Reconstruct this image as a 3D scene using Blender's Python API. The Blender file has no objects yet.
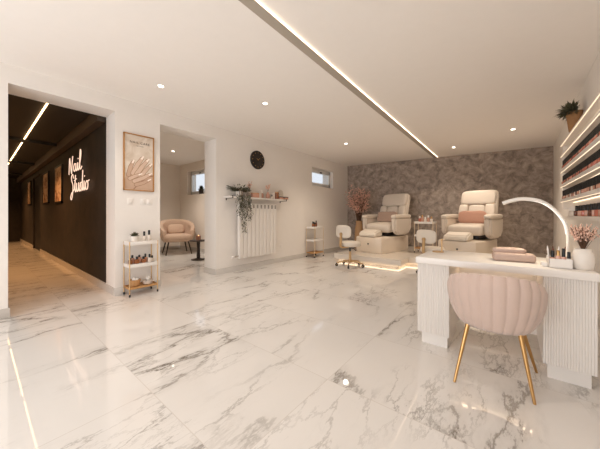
import bpy, bmesh, math, random
from mathutils import Vector, Matrix, Euler
random.seed(11)
PI = math.pi
scene = bpy.context.scene
COL = scene.collection
V = Vector

# ------------------------------------------------------------------ materials
def rgb(r, g, b):
    """sRGB 0-255 to linear"""
    def f(c):
        c /= 255.0
        return c / 12.92 if c <= .04045 else ((c + .055) / 1.055) ** 2.4
    return (f(r), f(g), f(b), 1)

def nodes(name):
    m = bpy.data.materials.new(name); m.use_nodes = True
    nt = m.node_tree
    return m, nt, nt.nodes['Principled BSDF']

def N(nt, kind, **kw):
    n = nt.nodes.new(kind)
    for k, v in kw.items():
        if k in n.inputs.keys(): n.inputs[k].default_value = v
        else: setattr(n, k, v)
    return n

def mat(name, col, rough=.5, metal=0, var=.06, scale=12, bump=0, bscale=60, coat=0, sheen=0, spec=.5, emit=None, estr=0):
    """principled material whose colour is gently varied by a noise"""
    m, nt, p = nodes(name)
    L = nt.links.new
    tc = N(nt, 'ShaderNodeTexCoord')
    no = N(nt, 'ShaderNodeTexNoise', Scale=scale, Detail=4.0)
    L(tc.outputs['Object'], no.inputs['Vector'])
    mx = N(nt, 'ShaderNodeMix', data_type='RGBA')
    mx.inputs[6].default_value = tuple(min(1, c * (1 - var)) for c in col[:3]) + (1,)
    mx.inputs[7].default_value = tuple(min(1, c * (1 + var)) for c in col[:3]) + (1,)
    L(no.outputs['Fac'], mx.inputs[0])
    L(mx.outputs[2], p.inputs['Base Color'])
    p.inputs['Roughness'].default_value = rough
    p.inputs['Metallic'].default_value = metal
    p.inputs['Specular IOR Level'].default_value = spec
    p.inputs['Coat Weight'].default_value = coat
    p.inputs['Sheen Weight'].default_value = sheen
    if bump:
        n2 = N(nt, 'ShaderNodeTexNoise', Scale=bscale, Detail=5.0)
        L(tc.outputs['Object'], n2.inputs['Vector'])
        b = N(nt, 'ShaderNodeBump', Strength=bump, Distance=.01)
        L(n2.outputs['Fac'], b.inputs['Height']); L(b.outputs['Normal'], p.inputs['Normal'])
    if emit:
        p.inputs['Emission Color'].default_value = emit
        p.inputs['Emission Strength'].default_value = estr
    return m

def emission(name, col, strength):
    m = bpy.data.materials.new(name); m.use_nodes = True
    nt = m.node_tree; nt.nodes.clear()
    o = N(nt, 'ShaderNodeOutputMaterial'); e = N(nt, 'ShaderNodeEmission', Color=col, Strength=strength)
    nt.links.new(e.outputs[0], o.inputs[0])
    return m

def glass(name, tint=(1, 1, 1, 1), rough=0.0):
    m = bpy.data.materials.new(name); m.use_nodes = True
    nt = m.node_tree; nt.nodes.clear(); L = nt.links.new
    o = N(nt, 'ShaderNodeOutputMaterial'); t = N(nt, 'ShaderNodeBsdfTransparent', Color=tint)
    g = N(nt, 'ShaderNodeBsdfGlossy', Roughness=rough + .02); mx = N(nt, 'ShaderNodeMixShader')
    mx.inputs[0].default_value = .06
    L(t.outputs[0], mx.inputs[1]); L(g.outputs[0], mx.inputs[2]); L(mx.outputs[0], o.inputs[0])
    return m

def marble(name):
    m, nt, p = nodes(name); L = nt.links.new
    tc = N(nt, 'ShaderNodeTexCoord'); sx = N(nt, 'ShaderNodeSeparateXYZ'); L(tc.outputs['Object'], sx.inputs[0])
    def M(op, a, b=None, c=None):
        n = N(nt, 'ShaderNodeMath', operation=op)
        for i, q in enumerate((a, b, c)):
            if q is None: continue
            if isinstance(q, (int, float)): n.inputs[i].default_value = q
            else: L(q, n.inputs[i])
        return n.outputs[0]
    TX, TY = 1.58, .79
    ty = M('DIVIDE', M('SUBTRACT', sx.outputs[1], .686), TY)
    row = M('FLOOR', ty)
    first = M('LESS_THAN', row, -.5)
    tx = M('ADD', M('DIVIDE', M('ADD', sx.outputs[0], .95), TX), M('MULTIPLY', first, .5))
    colm = M('FLOOR', tx)
    fx, fy = M('FRACT', tx), M('FRACT', ty)
    gx = M('MULTIPLY', M('MINIMUM', fx, M('SUBTRACT', 1, fx)), TX)
    gy = M('MULTIPLY', M('MINIMUM', fy, M('SUBTRACT', 1, fy)), TY)
    g = M('LESS_THAN', M('MINIMUM', gx, gy), .0022)
    cv = N(nt, 'ShaderNodeCombineXYZ'); L(colm, cv.inputs[0]); L(row, cv.inputs[1])
    wn = N(nt, 'ShaderNodeTexWhiteNoise', noise_dimensions='3D'); L(cv.outputs[0], wn.inputs['Vector'])
    off = N(nt, 'ShaderNodeVectorMath', operation='SCALE'); L(wn.outputs['Color'], off.inputs[0]); off.inputs['Scale'].default_value = 23
    ad = N(nt, 'ShaderNodeVectorMath', operation='ADD'); L(tc.outputs['Object'], ad.inputs[0]); L(off.outputs[0], ad.inputs[1])
    mp = N(nt, 'ShaderNodeMapping'); L(ad.outputs[0], mp.inputs['Vector'])
    mp.inputs['Rotation'].default_value = (0, 0, math.radians(-62)); mp.inputs['Scale'].default_value = (1.0, .34, 1)
    dn = N(nt, 'ShaderNodeTexNoise', Scale=2.6, Detail=9.0, Roughness=.68); L(mp.outputs[0], dn.inputs['Vector'])
    ds = N(nt, 'ShaderNodeVectorMath', operation='SCALE'); L(dn.outputs['Color'], ds.inputs[0]); ds.inputs['Scale'].default_value = .55
    a2 = N(nt, 'ShaderNodeVectorMath', operation='ADD'); L(mp.outputs[0], a2.inputs[0]); L(ds.outputs[0], a2.inputs[1])
    def vein(scale, width, src):
        v = N(nt, 'ShaderNodeTexVoronoi', feature='DISTANCE_TO_EDGE', Scale=scale); L(src, v.inputs['Vector'])
        mr = N(nt, 'ShaderNodeMapRange', interpolation_type='SMOOTHSTEP')
        mr.inputs['From Min'].default_value = 0; mr.inputs['From Max'].default_value = width
        mr.inputs['To Min'].default_value = 1; mr.inputs['To Max'].default_value = 0
        L(v.outputs['Distance'], mr.inputs['Value'])
        return mr.outputs[0]
    def mask(scale, lo, hi):
        n = N(nt, 'ShaderNodeTexNoise', Scale=scale, Detail=3.0); L(mp.outputs[0], n.inputs['Vector'])
        mr = N(nt, 'ShaderNodeMapRange', interpolation_type='SMOOTHSTEP')
        mr.inputs['From Min'].default_value = lo; mr.inputs['From Max'].default_value = hi
        L(n.outputs['Fac'], mr.inputs['Value'])
        return mr.outputs[0]
    v1 = M('MULTIPLY', vein(1.9, .035, a2.outputs[0]), mask(1.7, .46, .62))
    v2 = M('MULTIPLY', vein(5.2, .05, a2.outputs[0]), mask(2.0, .47, .64))
    v3 = M('MULTIPLY', vein(14, .07, a2.outputs[0]), mask(2.0, .54, .68))
    haze = M('MULTIPLY', M('MULTIPLY', vein(1.9, .16, a2.outputs[0]), mask(1.7, .46, .66)), .16)
    vv = M('MINIMUM', M('ADD', M('ADD', M('MULTIPLY', v1, .6), M('ADD', M('MULTIPLY', v2, .5), M('MULTIPLY', v3, .22))), haze), 1)
    cl = N(nt, 'ShaderNodeTexNoise', Scale=1.2, Detail=4.0); L(ad.outputs[0], cl.inputs['Vector'])
    base = N(nt, 'ShaderNodeMix', data_type='RGBA'); L(cl.outputs['Fac'], base.inputs[0])
    base.inputs[6].default_value = rgb(220, 215, 209); base.inputs[7].default_value = rgb(232, 228, 223)
    c1 = N(nt, 'ShaderNodeMix', data_type='RGBA'); L(vv, c1.inputs[0]); L(base.outputs[2], c1.inputs[6])
    c1.inputs[7].default_value = rgb(126, 118, 108)
    c2 = N(nt, 'ShaderNodeMix', data_type='RGBA'); L(g, c2.inputs[0]); L(c1.outputs[2], c2.inputs[6])
    c2.inputs[7].default_value = rgb(210, 203, 195)
    L(c2.outputs[2], p.inputs['Base Color'])
    p.inputs['Roughness'].default_value = .035
    p.inputs['Specular IOR Level'].default_value = .6
    return m

def stucco(name, c0, c1, scale=2.2, rough=.55):
    """mottled trowelled plaster"""
    m, nt, p = nodes(name); L = nt.links.new
    tc = N(nt, 'ShaderNodeTexCoord')
    w = N(nt, 'ShaderNodeTexNoise', Scale=scale, Detail=2.0); L(tc.outputs['Object'], w.inputs['Vector'])
    s = N(nt, 'ShaderNodeVectorMath', operation='SCALE'); L(w.outputs['Color'], s.inputs[0]); s.inputs['Scale'].default_value = .35
    a = N(nt, 'ShaderNodeVectorMath', operation='ADD'); L(tc.outputs['Object'], a.inputs[0]); L(s.outputs[0], a.inputs[1])
    n = N(nt, 'ShaderNodeTexNoise', Scale=scale * 2.2, Detail=8.0, Roughness=.66, Distortion=.25); L(a.outputs[0], n.inputs['Vector'])
    r = N(nt, 'ShaderNodeValToRGB'); L(n.outputs['Fac'], r.inputs[0])
    r.color_ramp.elements[0].position = .36; r.color_ramp.elements[0].color = c0
    r.color_ramp.elements[1].position = .66; r.color_ramp.elements[1].color = c1
    L(r.outputs[0], p.inputs['Base Color']); p.inputs['Roughness'].default_value = rough
    b = N(nt, 'ShaderNodeBump', Strength=.35, Distance=.01); L(n.outputs['Fac'], b.inputs['Height']); L(b.outputs[0], p.inputs['Normal'])
    return m

def print_mat(name, c0, c1, c2, scale=4):
    m, nt, p = nodes(name); L = nt.links.new
    tc = N(nt, 'ShaderNodeTexCoord')
    n = N(nt, 'ShaderNodeTexNoise', Scale=scale, Detail=3.0, Distortion=1.2); L(tc.outputs['Object'], n.inputs['Vector'])
    r = N(nt, 'ShaderNodeValToRGB'); L(n.outputs['Fac'], r.inputs[0])
    e = r.color_ramp.elements
    e[0].position = .36; e[0].color = c0; e[1].position = .64; e[1].color = c2
    k = e.new(.5); k.color = c1
    L(r.outputs[0], p.inputs['Base Color']); p.inputs['Roughness'].default_value = .55
    return m

M = {}
M['floor'] = marble('polished_marble')
M['wall'] = mat('white_plaster', rgb(234, 228, 221), .85, var=.02, bump=.12, bscale=45)
M['wall_warm'] = mat('cream_plaster', rgb(230, 220, 208), .85, var=.02, bump=.1, bscale=45)
M['ceil'] = mat('ceiling_paint', rgb(246, 241, 235), .9, var=.015)
M['stucco'] = stucco('taupe_stucco', rgb(122, 109, 99), rgb(186, 169, 154), 3.2)
M['dark'] = stucco('black_plaster', rgb(30, 24, 19), rgb(50, 40, 31), 1.6, .7)
M['dark_paint'] = mat('black_paint', rgb(22, 18, 15), .6, var=.1)
M['dark_trim'] = mat('dark_brown_paint', rgb(70, 54, 40), .6, var=.08)
M['tile'] = mat('cream_marble_tile', rgb(222, 212, 199), .15, var=.05, scale=3)
M['base'] = mat('skirting_marble', rgb(205, 199, 192), .25, var=.05, scale=5)
M['profile'] = mat('taupe_metal_profile', rgb(176, 166, 152), .6, var=.02)
M['led'] = emission('warm_led', (1, .80, .56, 1), 9)
M['led_cove'] = emission('cove_led', (1, .78, .55, 1), 4)
M['led_shelf'] = emission('shelf_led', (1, .76, .52, 1), 2.0)
M['led_desk'] = emission('desk_led', (1, .74, .5, 1), 9)
M['led_floor'] = emission('plinth_led', (1, .72, .45, 1), 4.5)
M['led_hall'] = emission('hall_led', (1, .60, .28, 1), 9)
M['neon'] = emission('neon_tube', (1, .66, .48, 1), 1.15)
M['lamp_led'] = emission('lamp_led', (1, .90, .78, 1), 1.3)
M['bulb'] = emission('spot_bulb', (1, .88, .72, 1), 10)
M['flame'] = emission('candle_glow', (1, .55, .22, 1), 6)
M['white'] = mat('white_lacquer', rgb(232, 226, 219), .38, var=.015)
M['white_metal'] = mat('white_metal', rgb(232, 228, 223), .35, var=.015)
M['radiator'] = mat('radiator_enamel', rgb(232, 226, 219), .4, var=.01)
M['slot'] = mat('radiator_slot', rgb(120, 110, 98), .8, var=.1)
M['leather'] = mat('cream_leather', rgb(216, 204, 190), .48, var=.03, bump=.08, bscale=120)
M['leather_white'] = mat('ivory_leather', rgb(226, 216, 202), .5, var=.02, bump=.05, bscale=120)
M['tub'] = mat('stone_tub', rgb(226, 212, 195), .4, var=.05, scale=4)
M['black'] = mat('black_plastic', rgb(18, 16, 15), .4, var=.1)
M['gold'] = mat('brushed_gold', rgb(196, 154, 100), .28, 1, var=.05, scale=30)
M['gold_soft'] = mat('satin_gold', rgb(206, 172, 128), .42, .7, var=.05, scale=30)
M['gold_pale'] = mat('pale_gold', rgb(222, 200, 168), .4, .3, var=.05)
M['wood'] = mat('oak_board', rgb(190, 142, 88), .5, var=.15, scale=20)
M['pink_velvet'] = mat('pink_velvet', rgb(200, 177, 164), .85, var=.05, scale=8, sheen=.35, bump=.1, bscale=200)
M['rose'] = mat('dusty_rose_fabric', rgb(180, 136, 116), .9, var=.06, sheen=.3, bump=.25, bscale=180)
M['mauve'] = mat('mauve_grey_fabric', rgb(168, 142, 126), .9, var=.06, sheen=.3, bump=.25, bscale=180)
M['hand_rest'] = mat('mauve_leatherette', rgb(182, 158, 145), .6, var=.04, bump=.05, bscale=150)
M['armchair'] = mat('tan_boucle', rgb(200, 172, 150), .95, var=.08, scale=40, bump=.4, bscale=160)
M['dark_wood'] = mat('dark_walnut', rgb(48, 34, 25), .45, var=.15, scale=20)
M['pot_white'] = mat('white_ceramic', rgb(228, 220, 210), .35, var=.03, scale=20)
M['pot_tan'] = mat('tan_basket_weave', rgb(158, 116, 76), .85, var=.2, scale=50, bump=.5, bscale=90)
M['vase_tan'] = mat('tan_ceramic', rgb(176, 138, 98), .6, var=.1, scale=10)
M['leaf_dark'] = mat('dark_leaf', rgb(92, 90, 66), .6, var=.35, scale=40)
M['leaf_grey'] = mat('grey_green_leaf', rgb(92, 92, 72), .65, var=.35, scale=40)
M['twig'] = mat('brown_twig', rgb(92, 64, 44), .8, var=.2)
M['blossom'] = mat('pink_blossom', rgb(232, 188, 168), .8, var=.22, scale=30)
M['dry_pink'] = mat('dried_pink_flower', rgb(226, 188, 168), .85, var=.25, scale=30)
M['amber'] = mat('amber_glass', rgb(150, 92, 56), .2, var=.12)
M['nude'] = mat('nude_polish', rgb(206, 156, 134), .18, var=.08)
M['pink_polish'] = mat('pink_polish', rgb(196, 116, 96), .18, var=.1)
M['brown_polish'] = mat('brown_polish', rgb(112, 66, 48), .18, var=.1)
M['white_bottle'] = mat('milky_bottle', rgb(226, 214, 202), .3, var=.04)
M['clear'] = glass('clear_glass', (.93, .91, .88, 1))
M['pane'] = glass('window_pane', (.97, .98, 1, 1))
M['wicker'] = mat('wicker', rgb(192, 146, 98), .8, var=.2, scale=60, bump=.5, bscale=100)
M['towel'] = mat('white_towel', rgb(234, 228, 220), .95, var=.04, bump=.4, bscale=120)
M['poster'] = print_mat('beige_print', rgb(206, 188, 168), rgb(218, 203, 186), rgb(228, 216, 202), 5)
M['skin'] = mat('printed_skin', rgb(198, 166, 142), .6, var=.08, scale=14)
M['skin2'] = mat('printed_skin_light', rgb(212, 184, 162), .6, var=.08, scale=14)
M['skin_line'] = mat('printed_shadow_line', rgb(160, 122, 96), .6, var=.1)
M['nail'] = mat('printed_nail', rgb(246, 232, 220), .5, var=.02)
M['ink'] = mat('printed_ink', rgb(110, 92, 76), .7, var=.02)
M['frame_gold'] = mat('gold_wood_frame', rgb(184, 132, 74), .4, .3, var=.1, scale=30)
M['art'] = print_mat('abstract_print', rgb(140, 88, 62), rgb(222, 188, 156), rgb(238, 214, 188), 6)
M['clock'] = mat('dark_clock_face', rgb(34, 27, 22), .5, var=.2)
M['chrome'] = mat('chrome', rgb(210, 205, 200), .15, 1, var=.02)
M['cable'] = mat('white_plastic', rgb(236, 231, 225), .35, var=.01)
M['frame_window'] = mat('white_pvc', rgb(226, 226, 224), .35, var=.01)
M['soil'] = mat('potting_soil', rgb(52, 38, 28), .95, var=.3, scale=60)

# ------------------------------------------------------------------ geometry helpers
class MB:
    def __init__(s): s.bm = bmesh.new()
    def _xf(s, verts, rot, c):
        R = (rot if isinstance(rot, Matrix) else Euler(rot).to_matrix()) if rot is not None else None
        for v in verts:
            v.co = (R @ v.co if R else v.co) + V(c)
    def box(s, c, size, rot=None, r=0, seg=2):
        vs = bmesh.ops.create_cube(s.bm, size=1)['verts']
        for v in vs: v.co = V((v.co.x * size[0], v.co.y * size[1], v.co.z * size[2]))
        if r > 0:
            r = min(r, min(size) * .49)
            es = list({e for v in vs for e in v.link_edges})
            out = bmesh.ops.bevel(s.bm, geom=es, offset=r, segments=seg, profile=.5, affect='EDGES', clamp_overlap=True)
            vs = list({v for f in out['faces'] for v in f.verts} | {v for v in vs if v.is_valid})
        s._xf(vs, rot, c)
        return s
    def span(s, a, b, r=0, seg=2):
        """box between two corners"""
        return s.box([(a[i] + b[i]) / 2 for i in range(3)], [abs(b[i] - a[i]) for i in range(3)], None, r, seg)
    def cyl(s, p0, p1, r0, r1=None, n=16):
        r1 = r0 if r1 is None else r1
        p0, p1 = V(p0), V(p1); d = p1 - p0
        vs = bmesh.ops.create_cone(s.bm, cap_ends=True, segments=n, radius1=r0, radius2=r1, depth=d.length)['verts']
        R = V((0, 0, 1)).rotation_difference(d.normalized()).to_matrix()
        s._xf(vs, R, (p0 + p1) / 2)
        return s
    def ball(s, c, size, n=16, rot=None):
        vs = bmesh.ops.create_uvsphere(s.bm, u_segments=n, v_segments=max(6, n // 2), radius=1)['verts']
        for v in vs: v.co = V((v.co.x * size[0], v.co.y * size[1], v.co.z * size[2]))
        s._xf(vs, rot, c)
        return s
    def puff(s, c, size, e=.45, ez=.6, rot=None, nu=28, nv=14):
        """superellipsoid of full size `size`: a rounded upholstered block"""
        def sp(x, k): return math.copysign(abs(x) ** k, x)
        a, b, d = size[0] / 2, size[1] / 2, size[2] / 2
        rows = []
        R = (rot if isinstance(rot, Matrix) else Euler(rot).to_matrix()) if rot is not None else Matrix.Identity(3)
        for j in range(1, nv):
            ph = -PI / 2 + PI * j / nv
            row = []
            for i in range(nu):
                th = 2 * PI * i / nu
                p = V((a * sp(math.cos(ph), ez) * sp(math.cos(th), e), b * sp(math.cos(ph), ez) * sp(math.sin(th), e), d * sp(math.sin(ph), ez)))
                row.append(s.bm.verts.new(R @ p + V(c)))
            rows.append(row)
        lo = s.bm.verts.new(R @ V((0, 0, -d)) + V(c)); hi = s.bm.verts.new(R @ V((0, 0, d)) + V(c))
        for j in range(len(rows) - 1):
            for i in range(nu):
                k = (i + 1) % nu
                s.bm.faces.new((rows[j][i], rows[j][k], rows[j + 1][k], rows[j + 1][i]))
        for i in range(nu):
            k = (i + 1) % nu
            s.bm.faces.new((lo, rows[0][k], rows[0][i])); s.bm.faces.new((hi, rows[-1][i], rows[-1][k]))
        return s
    def lathe(s, prof, c=(0, 0, 0), n=24, sx=1, sy=1):
        """profile [(r,z)...] turned round z; open ends are capped"""
        rows = []
        for r, z in prof:
            rows.append([s.bm.verts.new((c[0] + r * sx * math.cos(2 * PI * i / n), c[1] + r * sy * math.sin(2 * PI * i / n), c[2] + z)) for i in range(n)])
        for j in range(len(rows) - 1):
            for i in range(n):
                k = (i + 1) % n
                s.bm.faces.new((rows[j][i], rows[j][k], rows[j + 1][k], rows[j + 1][i]))
        s.bm.faces.new(list(reversed(rows[0]))); s.bm.faces.new(rows[-1])
        return s
    def tube(s, pts, rad, n=8, flat=None):
        """tube through points; rad number or list; flat=(scale along binormal)"""
        pts = [V(p) for p in pts]
        rads = rad if isinstance(rad, (list, tuple)) else [rad] * len(pts)
        rows = []; up = None
        for i, p in enumerate(pts):
            d = (pts[min(i + 1, len(pts) - 1)] - pts[max(i - 1, 0)]).normalized()
            if up is None:
                up = d.orthogonal().normalized() if flat is None else flat[0].normalized()
            up = (up - d * up.dot(d)).normalized()
            w = d.cross(up)
            k = 1 if flat is None else flat[1]
            rows.append([s.bm.verts.new(p + (up * math.cos(2 * PI * q / n) * k + w * math.sin(2 * PI * q / n)) * rads[i]) for q in range(n)])
        for j in range(len(rows) - 1):
            for q in range(n):
                k = (q + 1) % n
                s.bm.faces.new((rows[j][q], rows[j][k], rows[j + 1][k], rows[j + 1][q]))
        s.bm.faces.new(list(reversed(rows[0]))); s.bm.faces.new(rows[-1])
        return s
    def prism(s, poly, axis, a, b):
        """2-D polygon extruded along an axis from a to b; poly in the other two axes in order"""
        def P(u, v, w):
            return {'x': (w, u, v), 'y': (u, w, v), 'z': (u, v, w)}[axis]
        A = [s.bm.verts.new(P(u, v, a)) for u, v in poly]; B = [s.bm.verts.new(P(u, v, b)) for u, v in poly]
        s.bm.faces.new(A); s.bm.faces.new(list(reversed(B)))
        for i in range(len(poly)):
            k = (i + 1) % len(poly)
            s.bm.faces.new((A[i], B[i], B[k], A[k]))
        return s
    def leaf(s, p, d, L, W, n=None, bend=.25):
        """curved leaf of length L and width W from p along d, a thin closed blade"""
        d = V(d).normalized(); side = d.cross(V((0, 0, 1)))
        side = side.normalized() if side.length > .05 else V((1, 0, 0))
        up = side.cross(d).normalized()
        a = random.uniform(-.7, .7); side, up = side * math.cos(a) + up * math.sin(a), up * math.cos(a) - side * math.sin(a)
        p = V(p)
        pts = [p, p + d * L * .45 + side * W / 2, p + d * L * .45 - side * W / 2, p + d * L - up * L * bend, p + d * L * .5 + up * W * .18]
        v = [s.bm.verts.new(q) for q in pts]
        for f in ((0, 1, 4), (0, 4, 2), (4, 1, 3), (2, 4, 3), (0, 2, 1), (1, 2, 3)):
            s.bm.faces.new([v[i] for i in f])
        return s
    def build(s, name, m, parent=None, ang=38, loc=None):
        bmesh.ops.recalc_face_normals(s.bm, faces=s.bm.faces[:])
        me = bpy.data.meshes.new(name); s.bm.to_mesh(me); s.bm.free()
        for p in me.polygons: p.use_smooth = True
        me.set_sharp_from_angle(angle=math.radians(ang))
        me.materials.append(m if not isinstance(m, str) else M[m])
        o = bpy.data.objects.new(name, me); COL.objects.link(o)
        if parent is not None: o.parent = parent
        if loc: o.location = loc
        return o

def tag(o, label, cat, group=None, kind=None):
    o['label'] = label; o['category'] = cat
    if group: o['group'] = group
    if kind: o['kind'] = kind
    return o
def thing(name, label, cat, loc=(0, 0, 0), rz=0, group=None):
    o = bpy.data.objects.new(name, None); COL.objects.link(o)
    o.location = loc; o.rotation_euler = (0, 0, rz); o.empty_display_size = .1
    return tag(o, label, cat, group)
def struct(name, mb, m, label=None, cat=None):
    o = mb.build(name, m); o['kind'] = 'structure'
    if label: o['label'] = label
    if cat: o['category'] = cat
    return o
KIDS = {}
def kids(o): return [c for c in bpy.data.objects if c.parent is o]
def dup(root, loc, rz=None, label=None, group=None, scale=None):
    r = root.copy(); COL.objects.link(r); r.location = loc
    if rz is not None: r.rotation_euler = (0, 0, rz)
    if scale is not None: r.scale = (scale,) * 3
    if label: r['label'] = label
    if group: r['group'] = group
    if root.name not in KIDS: KIDS[root.name] = [(c, kids(c)) for c in kids(root)]
    for c, sub in KIDS[root.name]:
        k = c.copy(); COL.objects.link(k); k.parent = r
        for g in sub:
            h = g.copy(); COL.objects.link(h); h.parent = k
    return r
def smooth_path(pts, k=6):
    """Catmull-Rom through points"""
    pts = [V(p) for p in pts]; out = []
    for i in range(len(pts) - 1):
        p0, p1, p2, p3 = pts[max(i - 1, 0)], pts[i], pts[i + 1], pts[min(i + 2, len(pts) - 1)]
        for j in range(k):
            t = j / k
            out.append(.5 * ((2 * p1) + (p2 - p0) * t + (2 * p0 - 5 * p1 + 4 * p2 - p3) * t * t + (3 * p1 - p0 - 3 * p2 + p3) * t ** 3))
    out.append(pts[-1])
    return out

# ------------------------------------------------------------------ room shell
H = 2.72                       # ceiling
XL, XO = -4.2, -4.58           # left wall: room face and far face
def back_y(x): return 7.75 + .15 * (x + 4.2)
def right_x(y): return .70 + .0233 * (y - 4.2)
HALL0, HALL1, HALL_T = .222, 1.196, 2.52
L0, L1, L_T = 1.785, 2.768, 2.50
W0, W1, WZ0, WZ1 = 5.752, 6.837, 1.905, 2.41
YN = -2.4                      # wall behind the camera

b = MB(); b.span((-17, -2.6, -.12), (1.6, 9.2, 0)); struct('floor', b, 'floor')
b = MB()
for y0, y1, z0, z1 in ((YN, HALL0, 0, H), (HALL0, HALL1, HALL_T, H), (HALL1, L0, 0, H), (L0, L1, L_T, H), (L1, W0, 0, H),
                       (W0, W1, 0, WZ0), (W0, W1, WZ1, H), (W1, 8.0, 0, H)):
    b.span((XO, y0, z0), (XL, y1, z1))
struct('wall_left', b, 'wall')
b = MB(); b.prism([(-4.7, back_y(-4.7)), (.9, back_y(.9)), (.9, back_y(.9) + .2), (-4.7, back_y(-4.7) + .2)], 'z', 0, H); struct('wall_back', b, 'stucco')
b = MB(); b.prism([(right_x(YN), YN), (right_x(8.7), 8.7), (right_x(8.7) + .2, 8.7), (right_x(YN) + .2, YN)], 'z', 0, H); struct('wall_right', b, 'wall')
b = MB()                       # wall behind the camera with an assumed wide glazed opening, added for daylight
NX0, NX1, NZ1 = -3.7, .1, 2.35
b.span((-4.58, YN - .2, 0), (NX0, YN, H)); b.span((NX1, YN - .2, 0), (.9, YN, H)); b.span((NX0, YN - .2, NZ1), (NX1, YN, H))
struct('wall_near', b, 'wall')
b = MB()
for x in (NX0, NX0 + 1.27, NX0 + 2.53, NX1 - .06): b.span((x, YN - .14, 0), (x + .06, YN - .07, NZ1))
b.span((NX0, YN - .14, NZ1 - .06), (NX1, YN - .07, NZ1)); b.span((NX0, YN - .14, 0), (NX1, YN - .07, .06))
struct('window_assumed', b, 'frame_window')  # assumed frame, out of view, added to go with the front opening
b = MB(); b.span((XO, YN - .2, H), (.95, 9.0, H + .12)); struct('ceiling', b, 'ceil')
# cove: painted profile with an LED slot beside it
def cove_x(y): return -1.564 - .0126 * y
b = MB(); b.prism([(cove_x(YN), YN), (cove_x(YN) + .096, YN), (cove_x(8.1) + .096, 8.1), (cove_x(8.1), 8.1)], 'z', H - .016, H); struct('trim_1', b, 'profile')
b = MB(); b.prism([(cove_x(YN) + .097, YN + .05), (cove_x(YN) + .101, YN + .05), (cove_x(8.08) + .101, 8.08), (cove_x(8.08) + .097, 8.08)], 'z', H - .0145, H - .001)
tag(b.build('led_strip', 'led_cove'), 'long glowing warm LED line running along the ceiling', 'light strip')
# baseboards
b = MB()
T = .014; BH = .10
for y0, y1 in ((YN, HALL0), (HALL1, L0), (L1, 7.72)): b.span((XL, y0 - (T if y0 > 0 else 0), 0), (XL + T, y1 + (T if y1 < 2 else 0), BH), r=.002)
b.span((XO, HALL1 - T, 0), (XL, HALL1, BH)); b.span((XO, L1 - T, 0), (XL, L1, BH)); b.span((XO, L0, 0), (XL, L0 + T, BH)); b.span((XO, HALL0, 0), (XL, HALL0 + T, BH))
struct('baseboard_left', b, 'base')
b = MB(); b.prism([(right_x(YN) - T, YN), (right_x(8.4) - T, 8.4), (right_x(8.4), 8.4), (right_x(YN), YN)], 'z', 0, BH); struct('baseboard_right', b, 'base')

# windows: recessed white frames
def window(name, c, w, h, axis, depth, label):
    root = thing(name, label, 'window', c); root['kind'] = 'structure'
    def sp(b, u0, u1, z0, z1, d0, d1, r=.004):
        if axis == 'x': b.span((d0, u0, z0), (d1, u1, z1), r=r)
        else: b.span((u0, d0, z0), (u1, d1, z1), r=r)
    def ring(o, t, d0, d1):
        b = MB()
        sp(b, -w / 2 + o, w / 2 - o, -h / 2 + o, -h / 2 + o + t, d0, d1); sp(b, -w / 2 + o, w / 2 - o, h / 2 - o - t, h / 2 - o, d0, d1)
        sp(b, -w / 2 + o, -w / 2 + o + t, -h / 2 + o, h / 2 - o, d0, d1); sp(b, w / 2 - o - t, w / 2 - o, -h / 2 + o, h / 2 - o, d0, d1)
        return b
    s = depth
    ring(0, .055, s * .9, s * .55).build('outer_frame', 'frame_window', root)
    sash = ring(.05, .06, s * .8, s * .42).build('sash', 'frame_window', root)
    b = MB(); sp(b, -w / 2 + .1, w / 2 - .1, -h / 2 + .1, h / 2 - .1, s * .66, s * .64, 0); b.build('pane', 'pane', sash)
    b = MB(); sp(b, -.05, .05, h / 2 - .105, h / 2 - .07, s * .42, s * .34); b.build('handle', 'dark_wood', sash)
    return root
window('window_1', (XL, (W0 + W1) / 2, (WZ0 + WZ1) / 2), W1 - W0, WZ1 - WZ0, 'x', -.20, 'small white framed window high in the long cream wall above the white trolley')

# lounge room behind the second opening
LX, LY = -8.45, 4.22
b = MB()
lw0, lw1, lz0, lz1 = -7.98, -6.75, 1.73, 2.47
for x0, x1, z0, z1 in ((LX - .2, lw0, 0, H), (lw0, lw1, 0, lz0), (lw0, lw1, lz1, H), (lw1, XO, 0, H)): b.span((x0, LY, z0), (x1, LY + .3, z1))
struct('wall_lounge_side', b, 'wall_warm')
b = MB(); b.span((LX - .2, 1.3, 0), (LX, LY, H)); struct('wall_lounge_back', b, 'wall_warm')
b = MB(); b.span((LX, 1.3, 0), (XO, 1.42, H)); struct('wall_lounge_near', b, 'wall_warm')
b = MB(); b.span((LX - .2, 1.3, H), (XO, LY + .3, H + .12)); struct('ceiling_lounge', b, 'ceil')
b = MB(); b.span((LX, 1.42, 0), (LX + T, LY, BH)); b.span((LX, LY - T, 0), (XO, LY, BH)); struct('baseboard_lounge', b, 'base')
window('window_2', ((lw0 + lw1) / 2, LY, (lz0 + lz1) / 2), lw1 - lw0, lz1 - lz0, 'y', .22, 'small bright window above the tan armchair in the back room')

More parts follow.
